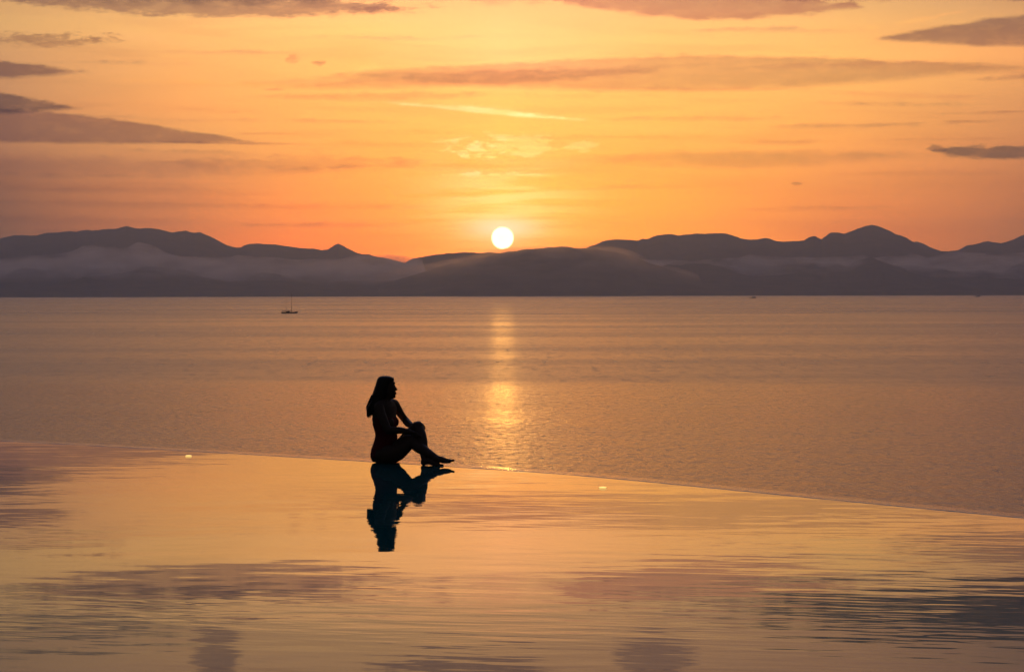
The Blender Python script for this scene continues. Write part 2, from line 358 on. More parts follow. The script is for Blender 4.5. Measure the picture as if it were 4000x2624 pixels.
# ------------------------------------------------------------------ mountains
m_hill, hnt, hb = mat("hill_scrub", (0.05, 0.055, 0.04), 0.95, 0.1)
add_noise_color(hnt, hb, (0.035, 0.042, 0.028), (0.085, 0.075, 0.06), 0.004)
def direction(px): return math.atan((px - 2000) / 9444)
def height_at(py, dist, px=2000):
    return EYE + (1141.4 - (px - 2000) * 0.002125 - py) / 9444 * dist
def ridge(name, prof, dist, front, back, nx=420, ny=40, amp=1.0, seed=0.0, shore=True):
    """terrain: a ridge line rising from the shore at `front` to its crest at `dist`, dropping behind it"""
    x0, x1 = prof[0][0], prof[-1][0]
    vs = []
    nf_ = int(ny * 0.72)
    for j in range(ny + 1):
        t = 0.72 * j / nf_ if j <= nf_ else 0.72 + 0.28 * (j - nf_) / (ny - nf_)
        for i in range(nx + 1):
            px = x0 + (x1 - x0) * i / nx
            crest = height_at(smooth_interp(prof, px), dist, px) - SEA
            a = direction(px)
            if t <= 0.72:
                u = t / 0.72; y = front + (dist - front) * u
                e = u ** 0.9
                h = crest * (0.06 * min(1, u * 30) + 0.94 * e ** 1.25) if crest > 0 else crest
                bumpy = math.sin(math.pi * min(1, u)) * 0.5
            else:
                u = (t - 0.72) / 0.28; y = dist + (back - dist) * u
                h = crest * (1 - u) ** 1.1; bumpy = 0.25 * u
            x = math.tan(a) * y
            n = noise.fractal(Vector((x / 900 + seed, y / 1300, seed)), 0.9, 2.1, 6)
            gul = abs(noise.noise(Vector((x / 500 + seed, y / 2500, 3 + seed))))
            h = h + bumpy * max(crest, 0) * (n * 0.34 - gul * 0.34) * amp
            if j == nf_: h += noise.fractal(Vector((x / 110, seed, 1.0)), 0.8, 2.2, 5) * 7.0
            if j == nf_ + 1: h -= 6.0
            z = SEA + h
            if j == 0: z = SEA - 4
            vs.append((x, y, z))
    W = nx + 1
    fs = [(j * W + i, j * W + i + 1, (j + 1) * W + i + 1, (j + 1) * W + i) for j in range(ny) for i in range(nx)]
    return tag(mesh_obj(name, vs, fs, m_hill), kind='structure')
c7 = [(-300, 190), (-120, 165), (0, 140), (45, 128), (90, 118), (215, 118), (290, 102), (350, 100), (410, 92), (445, 99), (510, 86), (540, 92), (620, 80), (660, 82), (735, 65), (790, 76), (880, 77), (950, 90), (1005, 105), (1040, 96), (1080, 91), (1130, 104), (1160, 100), (1220, 123), (1270, 147), (1325, 178), (1365, 188), (1400, 190), (1420, 178), (1450, 168), (1500, 166), (1530, 170), (1600, 170), (1680, 183), (1760, 195), (1820, 195), (1870, 203), (1905, 200), (1940, 178), (1965, 166), (2000, 180), (2050, 208), (2080, 222), (2150, 228), (2170, 236), (2220, 245), (2300, 262), (2420, 300), (2600, 380), (2800, 450)]
ridge("mountain_range", [(x * .6723, 840 + y * .6723) for x, y in c7], 22500, 16600, 25500, seed=1.3)
c8 = [(-250, 330), (-100, 270), (60, 205), (130, 167), (170, 152), (200, 138), (235, 128), (320, 127), (385, 132), (410, 123), (430, 124), (480, 106), (520, 100), (570, 100), (600, 106), (640, 98), (720, 97), (790, 93), (850, 96), (880, 106), (920, 122), (970, 128), (1010, 124), (1045, 117), (1080, 126), (1110, 137), (1180, 138), (1245, 132), (1270, 117), (1295, 106), (1335, 123), (1380, 92), (1415, 88), (1450, 97), (1480, 88), (1520, 72), (1560, 57), (1595, 51), (1640, 62), (1680, 80), (1715, 98), (1755, 108), (1800, 135), (1840, 158), (1890, 178), (1960, 187), (2050, 205), (2200, 250), (2400, 330)]
ridge("mountain_range", [(2200 + x * .7563, 840 + y * .7563) for x, y in c8], 22200, 16700, 25300, seed=5.1)
c8b = [(1900, 260), (1960, 200), (2000, 184), (2040, 181), (2080, 160), (2120, 152), (2190, 135), (2260, 147), (2310, 130), (2380, 103), (2450, 92), (2600, 120), (2800, 150)]
ridge("mountain_range", [(2200 + x * .7563, 840 + y * .7563) for x, y in c8b], 23600, 17000, 25800, seed=9.7)
c8c = [(1700, 190), (1800, 140), (1830, 139), (1860, 148), (1900, 170), (1950, 186), (2040, 190), (2100, 230)]
ridge("mountain_range", [(2200 + x * .7563, 840 + y * .7563) for x, y in c8c], 24600, 20000, 26200, nx=90, seed=12.2)
low = [(1500, 1100), (1560, 1040), (1614, 1008), (1680, 997), (1760, 990), (1840, 986), (1920, 986), (2020, 1000), (2140, 1060)]
ridge("hill", low, 20500, 17200, 22000, nx=90, seed=3.3)
mid = [(1300, 1165), (1378, 1150), (1430, 1134), (1479, 1114), (1540, 1096), (1600, 1077), (1681, 1056), (1765, 1029), (1849, 1009), (1984, 983), (2101, 970), (2202, 964), (2303, 970), (2404, 983), (2488, 1009), (2555, 1034), (2639, 1059), (2774, 1090), (2891, 1115), (3009, 1137), (3110, 1152), (3200, 1165)]
ridge("hill", mid, 17800, 16000, 19500, nx=220, seed=7.7, amp=0.8)
fr = [(3050, 1168), (3138, 1150), (3220, 1138), (3319, 1123), (3365, 1125), (3420, 1124), (3486, 1116), (3560, 1120), (3592, 1123), (3640, 1114), (3667, 1106), (3712, 1110), (3788, 1123), (3850, 1132), (3901, 1142), (3960, 1134), (4050, 1126), (4200, 1120), (4400, 1140)]
ridge("hill", fr, 17000, 15900, 18200, nx=160, seed=2.4, amp=0.6)
fl = [(-300, 1135), (-50, 1128), (150, 1136), (350, 1126), (560, 1124), (760, 1132), (950, 1136), (1100, 1126), (1244, 1122), (1345, 1142), (1420, 1160), (1500, 1170)]
ridge("hill", fl, 17000, 15900, 18200, nx=160, seed=8.4, amp=0.6)
# the low coastal plain along the whole far shore
ridge("coast", [(-700, 1145), (200, 1141), (900, 1144), (1500, 1140), (2300, 1146), (3000, 1141), (3700, 1138), (4700, 1143)], 16600, 15900, 17500, nx=200, ny=10, seed=4.0, amp=0.3)

# ------------------------------------------------------------------ haze and fog
def volume_mat(name, color, density, aniso):
    m = bpy.data.materials.new(name); m.use_nodes = True; n = m.node_tree; n.nodes.clear()
    v = n.nodes.new('ShaderNodeVolumePrincipled'); o = n.nodes.new('ShaderNodeOutputMaterial')
    v.inputs['Color'].default_value = (*color, 1); v.inputs['Anisotropy'].default_value = aniso
    v.inputs['Density'].default_value = density
    n.links.new(v.outputs[0], o.inputs['Volume'])
    return m, n, v
def box(name, a, b, m, kind=None):
    x0, y0, z0 = a; x1, y1, z1 = b
    vs = [(x, y, z) for z in (z0, z1) for y in (y0, y1) for x in (x0, x1)]
    fs = [(0, 2, 3, 1), (4, 5, 7, 6), (0, 1, 5, 4), (2, 6, 7, 3), (0, 4, 6, 2), (1, 3, 7, 5)]
    o = mesh_obj(name, vs, fs, m, smooth=False)
    return tag(o, kind=kind)
if HAZE:
    m_haze, _, _ = volume_mat("haze_air", HAZE_C, HAZE_D, HAZE_G)
    box("haze", (-13500, -300, SEA - 8), (13500, 26500, 762), m_haze, 'stuff')

def fog_bank(name, label, prof_top, y0, y1, zb, dens, scale, color=(0.95, 0.93, 0.95), nx=320, soft=60.0, aniso=0.7):
    """a bank of low cloud: rounded slab with a billowing top; thins out towards its base"""
    x0, x1 = prof_top[0][0], prof_top[-1][0]; ym = (y0 + y1) / 2
    vs = []; ny = 8
    for layer in (0, 1):
        for j in range(ny + 1):
            y = y0 + (y1 - y0) * j / ny
            edge = math.sin(math.pi * j / ny) ** 0.5
            for i in range(nx + 1):
                px = x0 + (x1 - x0) * i / nx
                fade = min(1, i / 8, (nx - i) / 8)
                x = math.tan(direction(px)) * y
                if layer: z = zb + max(8.0, (height_at(smooth_interp(prof_top, px), ym, px) - zb) * (0.25 + 0.75 * edge)
                               + edge * 16 * noise.fractal(Vector((x / 220, y / 220, 0)), 0.9, 2.1, 5)) * (0.06 + 0.94 * fade)
                else: z = zb
                vs.append((x, y, z))
    W = nx + 1; N = W * (ny + 1)
    fs = []
    for j in range(ny):
        for i in range(nx):
            a = j * W + i
            fs.append((a, a + W, a + W + 1, a + 1)); fs.append((N + a, N + a + 1, N + a + W + 1, N + a + W))
    for i in range(nx):
        fs.append((i, i + 1, N + i + 1, N + i)); b = ny * W + i; fs.append((b + 1, b, N + b, N + b + 1))
    for j in range(ny):
        a = j * W; fs.append((a + W, a, N + a, N + a + W)); b = j * W + nx; fs.append((b, b + W, N + b + W, N + b))
    m, n, v = volume_mat(name + "_vapour", color, dens, aniso)
    gg = n.nodes.new('ShaderNodeNewGeometry'); s2 = n.nodes.new('ShaderNodeSeparateXYZ'); n.links.new(gg.outputs['Position'], s2.inputs[0])
    Z = NX(n, s2.outputs[2]); XX = NX(n, s2.outputs[0]); YY = NX(n, s2.outputs[1])
    f = noise_tex(n, vec(n, XX * scale, YY * scale, Z * scale * 3.0), 1.0, 4, 0.6)
    d = f.step(0.40, 0.60) * Z.step(zb, zb + soft) * dens
    n.links.new(d.s, v.inputs['Density'])
    o = mesh_obj(name, vs, fs, m)
    o['kind'] = 'stuff'
    return o
if FOG:
    l = [(-300, 1010), (0, 1012), (120, 1000), (215, 996), (300, 975), (325, 960), (365, 958), (410, 964), (440, 960), (470, 966), (500, 962), (520, 950), (540, 942), (580, 950), (620, 966), (650, 985), (700, 1000), (800, 1001), (900, 1004), (930, 994), (950, 1000), (1000, 1006), (1150, 1013), (1300, 1008), (1400, 1000), (1450, 1002), (1520, 990), (1560, 996), (1640, 1010), (1700, 1040)]
    fog_bank("fog_bank", "", l, 17600, 19600, -10, FOG_D, 1 / 260, soft=230.0)
    r = [(2380, 1030), (2480, 1012), (2600, 1014), (2700, 1018), (2800, 1010), (2880, 1006), (2917, 997), (3000, 996), (3080, 1004), (3200, 1004), (3330, 1000), (3372, 994), (3400, 1004), (3500, 996), (3560, 990), (3620, 1002), (3700, 985), (3800, 984), (3900, 994), (4000, 984), (4200, 990), (4400, 1000)]
    fog_bank("fog_bank", "", r, 18600, 20200, 0, FOG_D, 1 / 260, soft=230.0)
    cp = [(1400, 1090), (1560, 1050), (1700, 1020), (1850, 992), (1984, 968), (2101, 962), (2202, 958), (2303, 962), (2380, 960), (2430, 965), (2490, 990), (2540, 1012), (2620, 1040), (2760, 1080)]
    fog_bank("fog_bank", "", cp, 16500, 18500, 30, 0.0011, 1 / 400, soft=200.0, aniso=0.94)  # cap cloud over the central hill, thickened and extended to imitate the sun's bloom

# ------------------------------------------------------------------ infinity pool
rim_pts = [(-17.5, 36.0), (-12.0, 31.9), (-8.6, 29.4), (-5.80, 27.40), (-3.86, 26.03), (-1.56, 24.05), (-0.44, 22.97), (0.16, 22.56), (0.70, 22.03), (1.12, 21.3), (2.12, 20.1), (2.81, 18.95), (3.47, 18.2), (3.77, 17.85), (5.4, 15.6), (7.6, 12.4), (10.5, 8.0), (14, 2.0)]
def catmull(pts, n):
    out = []
    P = [Vector(p) for p in pts]
    for i in range(len(P) - 1):
        p0, p1, p2, p3 = P[max(i - 1, 0)], P[i], P[i + 1], P[min(i + 2, len(P) - 1)]
        for k in range(n):
            t = k / n
            out.append(0.5 * ((2 * p1) + (p2 - p0) * t + (2 * p0 - 5 * p1 + 4 * p2 - p3) * t * t + (3 * p1 - p0 - 3 * p2 + p3) * t ** 3))
    out.append(P[-1])
    return out
for _ in range(2):   # even the hand-measured points out into one clean sweep
    rim_pts = [rim_pts[0]] + [((a[0] + 2 * b[0] + c[0]) / 4, (a[1] + 2 * b[1] + c[1]) / 4) for a, b, c in zip(rim_pts, rim_pts[1:], rim_pts[2:])] + [rim_pts[-1]]
rim = catmull(rim_pts, 40)

m_pool, pnt, pb = mat("pool_water", (0.0, 0.15, 0.16), 0.012, 0.5, 1.333)
g = pnt.nodes.new('ShaderNodeNewGeometry'); sp = pnt.nodes.new('ShaderNodeSeparateXYZ'); pnt.links.new(g.outputs['Position'], sp.inputs[0])
X, Y = NX(pnt, sp.outputs[0]), NX(pnt, sp.outputs[1])
warp = noise_tex(pnt, vec(pnt, X * 0.35, Y * 0.28), 1.0, 2, 0.5)
w1 = noise_tex(pnt, vec(pnt, X * 1.5 - Y * 0.25 + warp * 2.0, Y * 5.2 + X * 1.1), 1.0, 2, 0.45)
w2 = noise_tex(pnt, vec(pnt, X * 0.55, Y * 1.2 - X * 0.2), 1.0, 2, 0.5)
w3 = noise_tex(pnt, vec(pnt, X * 4.5, Y * 13.0 + X * 2.0), 1.0, 1, 0.4)
nearer = Y.step(17.0, 10.0) * 0.8 + 1.0
calm = noise_tex(pnt, vec(pnt, X * 0.30 + 5.0, Y * 0.45), 1.0, 2, 0.5).step(0.38, 0.62)
hgt = w1 * nearer * (calm * 0.75 + 0.25) * POOL_A + w2 * (POOL_A * 2.2) + w3 * calm * (POOL_A * 0.14)
bump(pnt, pb, hgt, 1.0, 1.0)
inner = [(-40, 36), (-40, -12), (40, -12), (40, 2)]
me = bpy.data.meshes.new("pool_water"); bm = bmesh.new()
ring = [(p.x, p.y) for p in rim]
poly = [bm.verts.new((x, y, 0)) for x, y in ring + [(14, -9), (-17.5, -9)]]
f = bm.faces.new(poly)
if f.normal.z < 0: f.normal_flip()
bm.normal_update()
if f.normal.z < 0: bmesh.ops.reverse_faces(bm, faces=[f])
bmesh.ops.triangulate(bm, faces=bm.faces[:])
bm.to_mesh(me); bm.free(); me.materials.append(m_pool)
pool = bpy.data.objects.new("pool_water", me); COL.objects.link(pool); tag(pool, kind='structure')

# overflow rim: a rounded wet stone kerb just breaking the surface, its wall dropping away outside
m_rim, rnt, rb = mat("wet_stone_rim", (0.10, 0.10, 0.11), 0.2, 0.5, 1.4)
tcn = rnt.nodes.new('ShaderNodeTexCoord')
f1 = noise_tex(rnt, tcn.outputs['Object'], 9.0, 4, 0.6)
f2 = noise_tex(rnt, tcn.outputs['Object'], 34.0, 3, 0.55)
rnt.links.new(mixc(rnt, f1.step(0.4, 0.6), (0.12, 0.12, 0.12), (0.34, 0.32, 0.31)), rb.inputs['Base Color'])
rnt.links.new((f1.step(0.35, 0.7) * 0.10 + 0.07).s, rb.inputs['Roughness'])
bump(rnt, rb, f1 * 0.005 + f2 * 0.0024, 1.0, 1.0)
prof = [(-0.03, -0.30), (-0.03, -0.012), (-0.012, 0.0012), (0.02, 0.0018), (0.10, 0.0026), (0.20, 0.0026), (0.27, 0.0016), (0.315, -0.004), (0.33, -0.03), (0.33, -3.2)]
vs = []
for i, p in enumerate(rim):
    t = (rim[min(i + 1, len(rim) - 1)] - rim[max(i - 1, 0)]).normalized()
    n = Vector((-t.y, t.x))          # outward, away from the pool
    if n.y < 0: n = -n
    for k, (o, z) in enumerate(prof):
        q = p + n * o
        zz = z + (0.0010 * noise.noise(Vector((q.x * 4, q.y * 4, 0))) + 0.0008 * noise.noise(Vector((q.x * 13, q.y * 13, 2))) if 1 < k < 8 else 0)
        vs.append((q.x, q.y, zz))
L = len(prof)
fs = [(i * L + k, i * L + k + 1, (i + 1) * L + k + 1, (i + 1) * L + k) for i in range(len(rim) - 1) for k in range(L - 1)]
tag(mesh_obj("pool_edge", vs, fs, m_rim), kind='structure')

# small pool lamps glowing at the water line, just inside the rim
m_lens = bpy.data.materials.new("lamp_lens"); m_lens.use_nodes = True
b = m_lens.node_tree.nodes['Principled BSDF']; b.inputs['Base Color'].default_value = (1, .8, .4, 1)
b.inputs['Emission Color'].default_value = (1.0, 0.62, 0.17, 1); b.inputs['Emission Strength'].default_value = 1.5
m_metal, _, mb_ = mat("lamp_metal", (0.35, 0.33, 0.3), 0.35); mb_.inputs['Metallic'].default_value = 1.0
def lathe(pr, n=28, sx=1.0, sy=1.0):
    vs = []; fs = []
    for r, z in pr:
        for k in range(n):
            a = 2 * math.pi * k / n; vs.append((r * math.cos(a) * sx, r * math.sin(a) * sy, z))
    for j in range(len(pr) - 1):
        for k in range(n):
            fs.append((j * n + k, j * n + (k + 1) % n, (j + 1) * n + (k + 1) % n, (j + 1) * n + k))
    fs.append(tuple(range(n))[::-1]); fs.append(tuple((len(pr) - 1) * n + k for k in range(n)))
    return vs, fs
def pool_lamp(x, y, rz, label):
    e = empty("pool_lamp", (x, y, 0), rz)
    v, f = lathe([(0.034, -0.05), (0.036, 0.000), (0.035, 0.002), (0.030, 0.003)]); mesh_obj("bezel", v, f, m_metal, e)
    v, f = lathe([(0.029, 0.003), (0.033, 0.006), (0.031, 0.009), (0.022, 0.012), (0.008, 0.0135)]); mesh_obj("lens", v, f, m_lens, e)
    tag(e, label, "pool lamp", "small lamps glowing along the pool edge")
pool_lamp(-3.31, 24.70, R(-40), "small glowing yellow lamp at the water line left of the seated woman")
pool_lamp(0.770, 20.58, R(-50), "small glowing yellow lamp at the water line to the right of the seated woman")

# ------------------------------------------------------------------ boats
m_dark, _, _ = mat("boat_dark_paint", (0.012, 0.02, 0.022), 0.4)
m_white, _, _ = mat("boat_grey_paint", (0.10, 0.11, 0.11), 0.4)
m_wood, _, _ = mat("mast_wood", (0.05, 0.03, 0.02), 0.5)
m_glass, _, _ = mat("boat_glass", (0.01, 0.012, 0.015), 0.05)
def hull(length, beam, height, sheer, n=24, bow_rake=0.08, stern=0.55):
    vs = []; fs = []; m = 7
    for i in range(n + 1):
        t = i / n
        w = beam / 2 * (min(1, stern + (1 - stern) * (t / 0.35)) if t < 0.35 else max(0.02, 1 - ((t - 0.35) / 0.65) ** 2.2))
        zt = height * (1 + sheer * (2 * t - 0.9) ** 2 + 0.15 * t)
        x = (t - 0.5) * length
        for k in range(m):
            s = k / (m - 1) * 2 - 1
            a = abs(s)
            zz = -0.6 + (zt + 0.6) * a ** 2.0
            vs.append((x + (bow_rake * length * t ** 3) * (zz / zt if zz > 0 else 0), (1 if s > 0 else -1) * w * a ** 0.55 if a > 0 else 0, zz))
    for i in range(n):
        for k in range(m - 1):
            fs.append((i * m + k, (i + 1) * m + k, (i + 1) * m + k + 1, i * m + k + 1))
        fs.append((i * m + m - 1, (i + 1) * m + m - 1, (i + 1) * m, i * m))       # deck
    fs.append(tuple(range(m))[::-1]); fs.append(tuple(n * m + k for k in range(m)))
    return vs, fs
def slab(x0, x1, w, z0, z1, rake=0.0, inset=0.12):
    """a deckhouse: box whose top is smaller than its foot"""
    q = []
    for z, i in ((z0, 0.0), (z1, inset)):
        q += [(x0 + i * w + 0.3 * i, -w / 2 + i, z), (x1 - i * w - rake * (z - z0 if i else 0), -w / 2 + i, z),
              (x1 - i * w - rake * (z - z0 if i else 0), w / 2 - i, z), (x0 + i * w + 0.3 * i, w / 2 - i, z)]
    return q, [(3, 2, 1, 0), (4, 5, 6, 7), (0, 1, 5, 4), (1, 2, 6, 5), (2, 3, 7, 6), (3, 0, 4, 7)]
def pole(p, q, r0, r1, n=8):
    p, q = Vector(p), Vector(q); d = (q - p).normalized(); u = d.orthogonal().normalized(); w = d.cross(u)
    vs = [p + (u * math.cos(6.2832 * k / n) + w * math.sin(6.2832 * k / n)) * r0 for k in range(n)] + \
         [q + (u * math.cos(6.2832 * k / n) + w * math.sin(6.2832 * k / n)) * r1 for k in range(n)]
    fs = [(k, (k + 1) % n, n + (k + 1) % n, n + k) for k in range(n)] + [tuple(range(n))[::-1], tuple(range(n, 2 * n))]
    return vs, fs
def joined(*parts):
    V, F = [], []
    for v, f in parts:
        o = len(V); V += [tuple(p) for p in v]; F += [tuple(i + o for i in q) for q in f]
    return V, F

# sailing yacht with two bare masts
yd = 3096.0
e = empty("sailing_boat", ((1129 - 2000) / 9444 * yd, yd, SEA), R(3))
mesh_obj("hull", *hull(20.0, 4.6, 1.5, 0.35), m_dark, e)
mesh_obj("cabin", *slab(-4.4, 1.6, 2.6, 1.4, 2.6, 0.3), m_dark, e)
mesh_obj("mast", *pole((-3.7, 0, 1.4), (-3.7, 0, 20.6), 0.26, 0.15), m_wood, e)
mesh_obj("mast", *pole((3.3, 0, 1.4), (3.3, 0, 25.6), 0.34, 0.18), m_wood, e)
mesh_obj("boom", *joined(pole((-3.7, 0, 3.0), (-8.6, 0, 3.1), 0.2, 0.16), pole((-3.9, 0, 3.2), (-8.3, 0, 3.3), 0.28, 0.18)), m_dark, e)
mesh_obj("boom", *joined(pole((3.3, 0, 3.0), (-2.6, 0, 3.1), 0.2, 0.16), pole((3.1, 0, 3.2), (-2.4, 0, 3.3), 0.30, 0.2)), m_dark, e)
mesh_obj("bowsprit", *pole((9.6, 0, 2.5), (12.2, 0, 3.1), 0.14, 0.08), m_wood, e)
mesh_obj("rigging", *joined(pole((3.3, 0, 25.4), (12.0, 0, 3.0), 0.02, 0.02), pole((3.3, 0, 25.4), (-3.7, 0, 20.4), 0.02, 0.02), pole((-3.7, 0, 20.4), (-9.6, 0, 1.8), 0.02, 0.02),
     pole((3.3, 0, 24), (3.0, 2.1, 1.6), 0.02, 0.02), pole((3.3, 0, 24), (3.0, -2.1, 1.6), 0.02, 0.02), pole((-3.7, 0, 19), (-4, 2.0, 1.6), 0.02, 0.02), pole((-3.7, 0, 19), (-4, -2.0, 1.6), 0.02, 0.02)), m_dark, e)
tag(e, "dark sailing yacht with two tall bare masts and a low hull", "sailing boat")

def motor_boat(px, dist, length, decks, label, rz, bow_left=True, mast_h=4.0):
    e = empty("motor_boat", ((px - 2000) / 9444 * dist, dist, SEA), R(180 + rz) if bow_left else R(rz))
    L = length
    mesh_obj("hull", *hull(L, L * 0.24, L * 0.085, 0.25, stern=0.85), m_dark, e)
    z = L * 0.085
    for k, (a, b, h) in enumerate(decks):
        mesh_obj("deckhouse", *slab(a * L, b * L, L * (0.19 - 0.03 * k), z, z + h * L, 0.5), m_white if k else m_dark, e)
        mesh_obj("window_band", *slab((a + 0.02) * L, (b - 0.02) * L, L * (0.194 - 0.03 * k), z + h * L * .35, z + h * L * .7, 0.4, 0.05), m_glass, e)
        z += h * L
    mesh_obj("radar_mast", *joined(pole((decks[-1][0] * L + 0.08 * L, 0, z - 0.2), (decks[-1][0] * L + 0.05 * L, 0, z + mast_h), 0.3, 0.15),
             pole((decks[-1][0] * L + 0.05 * L, -1.4, z + mast_h * .6), (decks[-1][0] * L + 0.05 * L, 1.4, z + mast_h * .6), 0.18, 0.18)), m_dark, e)
    tag(e, label, "motor boat")
motor_boat(2941, 9740.0, 27.0, [(-0.42, 0.22, 0.085), (-0.34, 0.10, 0.08)], "low motor yacht with a stepped cabin, bow to the left, right of the sun", -4)
motor_boat(3820, 11300.0, 28.0, [(-0.40, 0.30, 0.10), (-0.30, 0.18, 0.09)], "dark squat boat on the horizon under the far right hill", 6)

# a gull high over the sea
def gull():
    vs, fs = [], []
    e = empty("bird", ((2178 - 2000) / 9444 * 900, 900, EYE + (1141 - 264) / 9444 * 900), R(70))
    body = [(-0.24, 0.012), (-0.18, 0.04), (-0.05, 0.075), (0.08, 0.07), (0.17, 0.045), (0.22, 0.035), (0.27, 0.008)]
    n = 12
    for x, r in body:
        for k in range(n): vs.append((x, r * math.cos(6.2832 * k / n), r * math.sin(6.2832 * k / n)))
    for j in range(len(body) - 1):
        for k in range(n): fs.append((j * n + k, j * n + (k + 1) % n, (j + 1) * n + (k + 1) % n, (j + 1) * n + k))
    fs += [tuple(range(n)), tuple((len(body) - 1) * n + k for k in range(n))[::-1]]
    for s in (1, -1):
        st = [(0.04, 0.05, 0.07, 0.14), (0.25, 0.17, 0.09, 0.13), (0.45, 0.22, 0.02, 0.10), (0.66, 0.20, -0.10, 0.02)]
        o = len(vs)
        for y, z, xl, c in st:
            ch = {0.04: 0.16, 0.25: 0.15, 0.45: 0.12, 0.66: 0.03}[y]
            vs += [(xl, s * y, z), (xl - ch / 2, s * y, z + 0.012), (xl - ch, s * y, z), (xl - ch / 2, s * y, z - 0.006)]
        for j in range(3):
            for k in range(4): fs.append((o + j * 4 + k, o + j * 4 + (k + 1) % 4, o + (j + 1) * 4 + (k + 1) % 4, o + (j + 1) * 4 + k))
        fs.append(tuple(o + 12 + k for k in range(4)))
    o = len(vs); vs += [(-0.2, 0.02, 0), (-0.34, 0.06, 0), (-0.34, -0.06, 0), (-0.2, -0.02, 0), (-0.2, 0, 0.012)]
    fs += [(o, o + 1, o + 2, o + 3), (o, o + 4, o + 1), (o + 4, o + 2, o + 1), (o + 4, o + 3, o + 2)]
    mb, _, _ = mat("bird_feathers", (0.05, 0.03, 0.025), 0.8)
    mesh_obj("body", vs, fs, mb, e)
    tag(e, "tiny dark bird gliding in the sky above the sun", "bird")
gull()

# ------------------------------------------------------------------ seated woman
# local frame: x right, y away from the camera, z up; u/v below are centimetre-like sketch units of 0.71 mm
U = 0.00071
def P(u, v, d=0.0): return Vector(((u - 400) * U, d, (1362 - v) * U - 0.0702 * d))
class MB:
    def __init__(s): s.v, s.f = [], []
    def ringloft(s, rings):
        o = len(s.v); n = len(rings[0])
        for r in rings: s.v += [tuple(p) for p in r]
        for j in range(len(rings) - 1):
            for k in range(n):
                s.f.append((o + j * n + k, o + j * n + (k + 1) % n, o + (j + 1) * n + (k + 1) % n, o + (j + 1) * n + k))
        s.f.append(tuple(o + k for k in range(n))[::-1]); s.f.append(tuple(o + (len(rings) - 1) * n + k for k in range(n)))
    def tube(s, pts, radii, n=20, sub=6, flat=1.0, flat_dir=None):
        """tapered limb through the joints, rounded at both ends; flat < 1 squashes it across flat_dir"""
        P_ = [Vector((*p, r)) for p, r in zip(pts, radii)]
        c = []
        for i in range(len(P_) - 1):
            p0, p1, p2, p3 = P_[max(i - 1, 0)], P_[i], P_[i + 1], P_[min(i + 2, len(P_) - 1)]
            for k in range(sub):
                t = k / sub
                c.append(0.5 * ((2 * p1) + (p2 - p0) * t + (2 * p0 - 5 * p1 + 4 * p2 - p3) * t * t + (3 * p1 - p0 - 3 * p2 + p3) * t ** 3))
        c.append(P_[-1])
        rings = []; u = None
        seq = []
        d0 = (c[1].xyz - c[0].xyz).normalized(); d1 = (c[-1].xyz - c[-2].xyz).normalized()
        for a in (85, 60, 30): seq.append((c[0].xyz - d0 * c[0].w * math.sin(R(a)), max(c[0].w * math.cos(R(a)), 1e-4), d0))
        for i, q in enumerate(c):
            d = (c[min(i + 1, len(c) - 1)].xyz - c[max(i - 1, 0)].xyz).normalized(); seq.append((q.xyz, q.w, d))
        for a in (30, 60, 85): seq.append((c[-1].xyz + d1 * c[-1].w * math.sin(R(a)), max(c[-1].w * math.cos(R(a)), 1e-4), d1))
        for q, r, d in seq:
            if flat_dir is not None: u = (Vector(flat_dir) - d * Vector(flat_dir).dot(d)).normalized()
            elif u is None: u = d.orthogonal().normalized()
            else: u = (u - d * u.dot(d)).normalized()
            w = d.cross(u)
            rings.append([q + (u * math.cos(6.283185 * k / n) * flat + w * math.sin(6.283185 * k / n)) * r for k in range(n)])
        s.ringloft(rings)
    def ell(s, c, rx, ry, rz, yaw=0.0, n=24, m=14):
        rings = []
        M = Matrix.Rotation(yaw, 3, 'Z')
        for j in range(1, m):
            t = math.pi * j / m - math.pi / 2
            rings.append([Vector(c) + M @ Vector((rx * math.cos(t) * math.cos(6.283185 * k / n), ry * math.cos(t) * math.sin(6.283185 * k / n), rz * math.sin(t))) for k in range(n)])
        s.ringloft(rings)
def section(c, a, b, yaw, n=32, sq=2.2):
    """horizontal body section: a is half the breadth, b half the depth, yaw the way it faces (0 = +x)"""
    out = []
    for k in range(n):
        t = 6.283185 * k / n; ct, st = math.cos(t), math.sin(t)
        x = b * math.copysign(abs(ct) ** (2 / sq), ct); y = a * math.copysign(abs(st) ** (2 / sq), st)
        out.append(Vector(c) + Vector((x * math.cos(yaw) - y * math.sin(yaw), x * math.sin(yaw) + y * math.cos(yaw), 0)))
    return out
person = empty("person", (-1.268, 23.78, 0.0))
B = MB()
Y0 = R(-30); YP = R(-38)
torso = [  # v, centre u, depth, half breadth, half depth, yaw
 (1358, 430, 0.0, 0.120, 0.085, YP), (1345, 432, 0.0, 0.150, 0.112, YP), (1300, 432, 0.0, 0.168, 0.122, YP), (1240, 428, 0.0, 0.168, 0.118, YP), (1180, 425, 0.0, 0.160, 0.106, YP),
 (1120, 430, 0.0, 0.146, 0.098, YP), (1060, 435, 0.0, 0.132, 0.094, R(-35)), (1000, 440, 0.0, 0.121, 0.092, R(-33)), (950, 436, 0.0, 0.121, 0.092, R(-31)),
 (890, 428, 0.0, 0.128, 0.098, Y0), (830, 418, 0.0, 0.136, 0.102, Y0), (770, 412, 0.0, 0.142, 0.102, Y0), (700, 415, 0.0, 0.148, 0.096, Y0),
 (640, 425, 0.0, 0.150, 0.088, Y0), (590, 436, 0.0, 0.150, 0.076, Y0), (560, 442, 0.0, 0.140, 0.066, Y0), (535, 446, 0.0, 0.112, 0.058, Y0), (515, 446, 0.0, 0.075, 0.052, Y0), (500, 444, 0.0, 0.05, 0.045, Y0)]
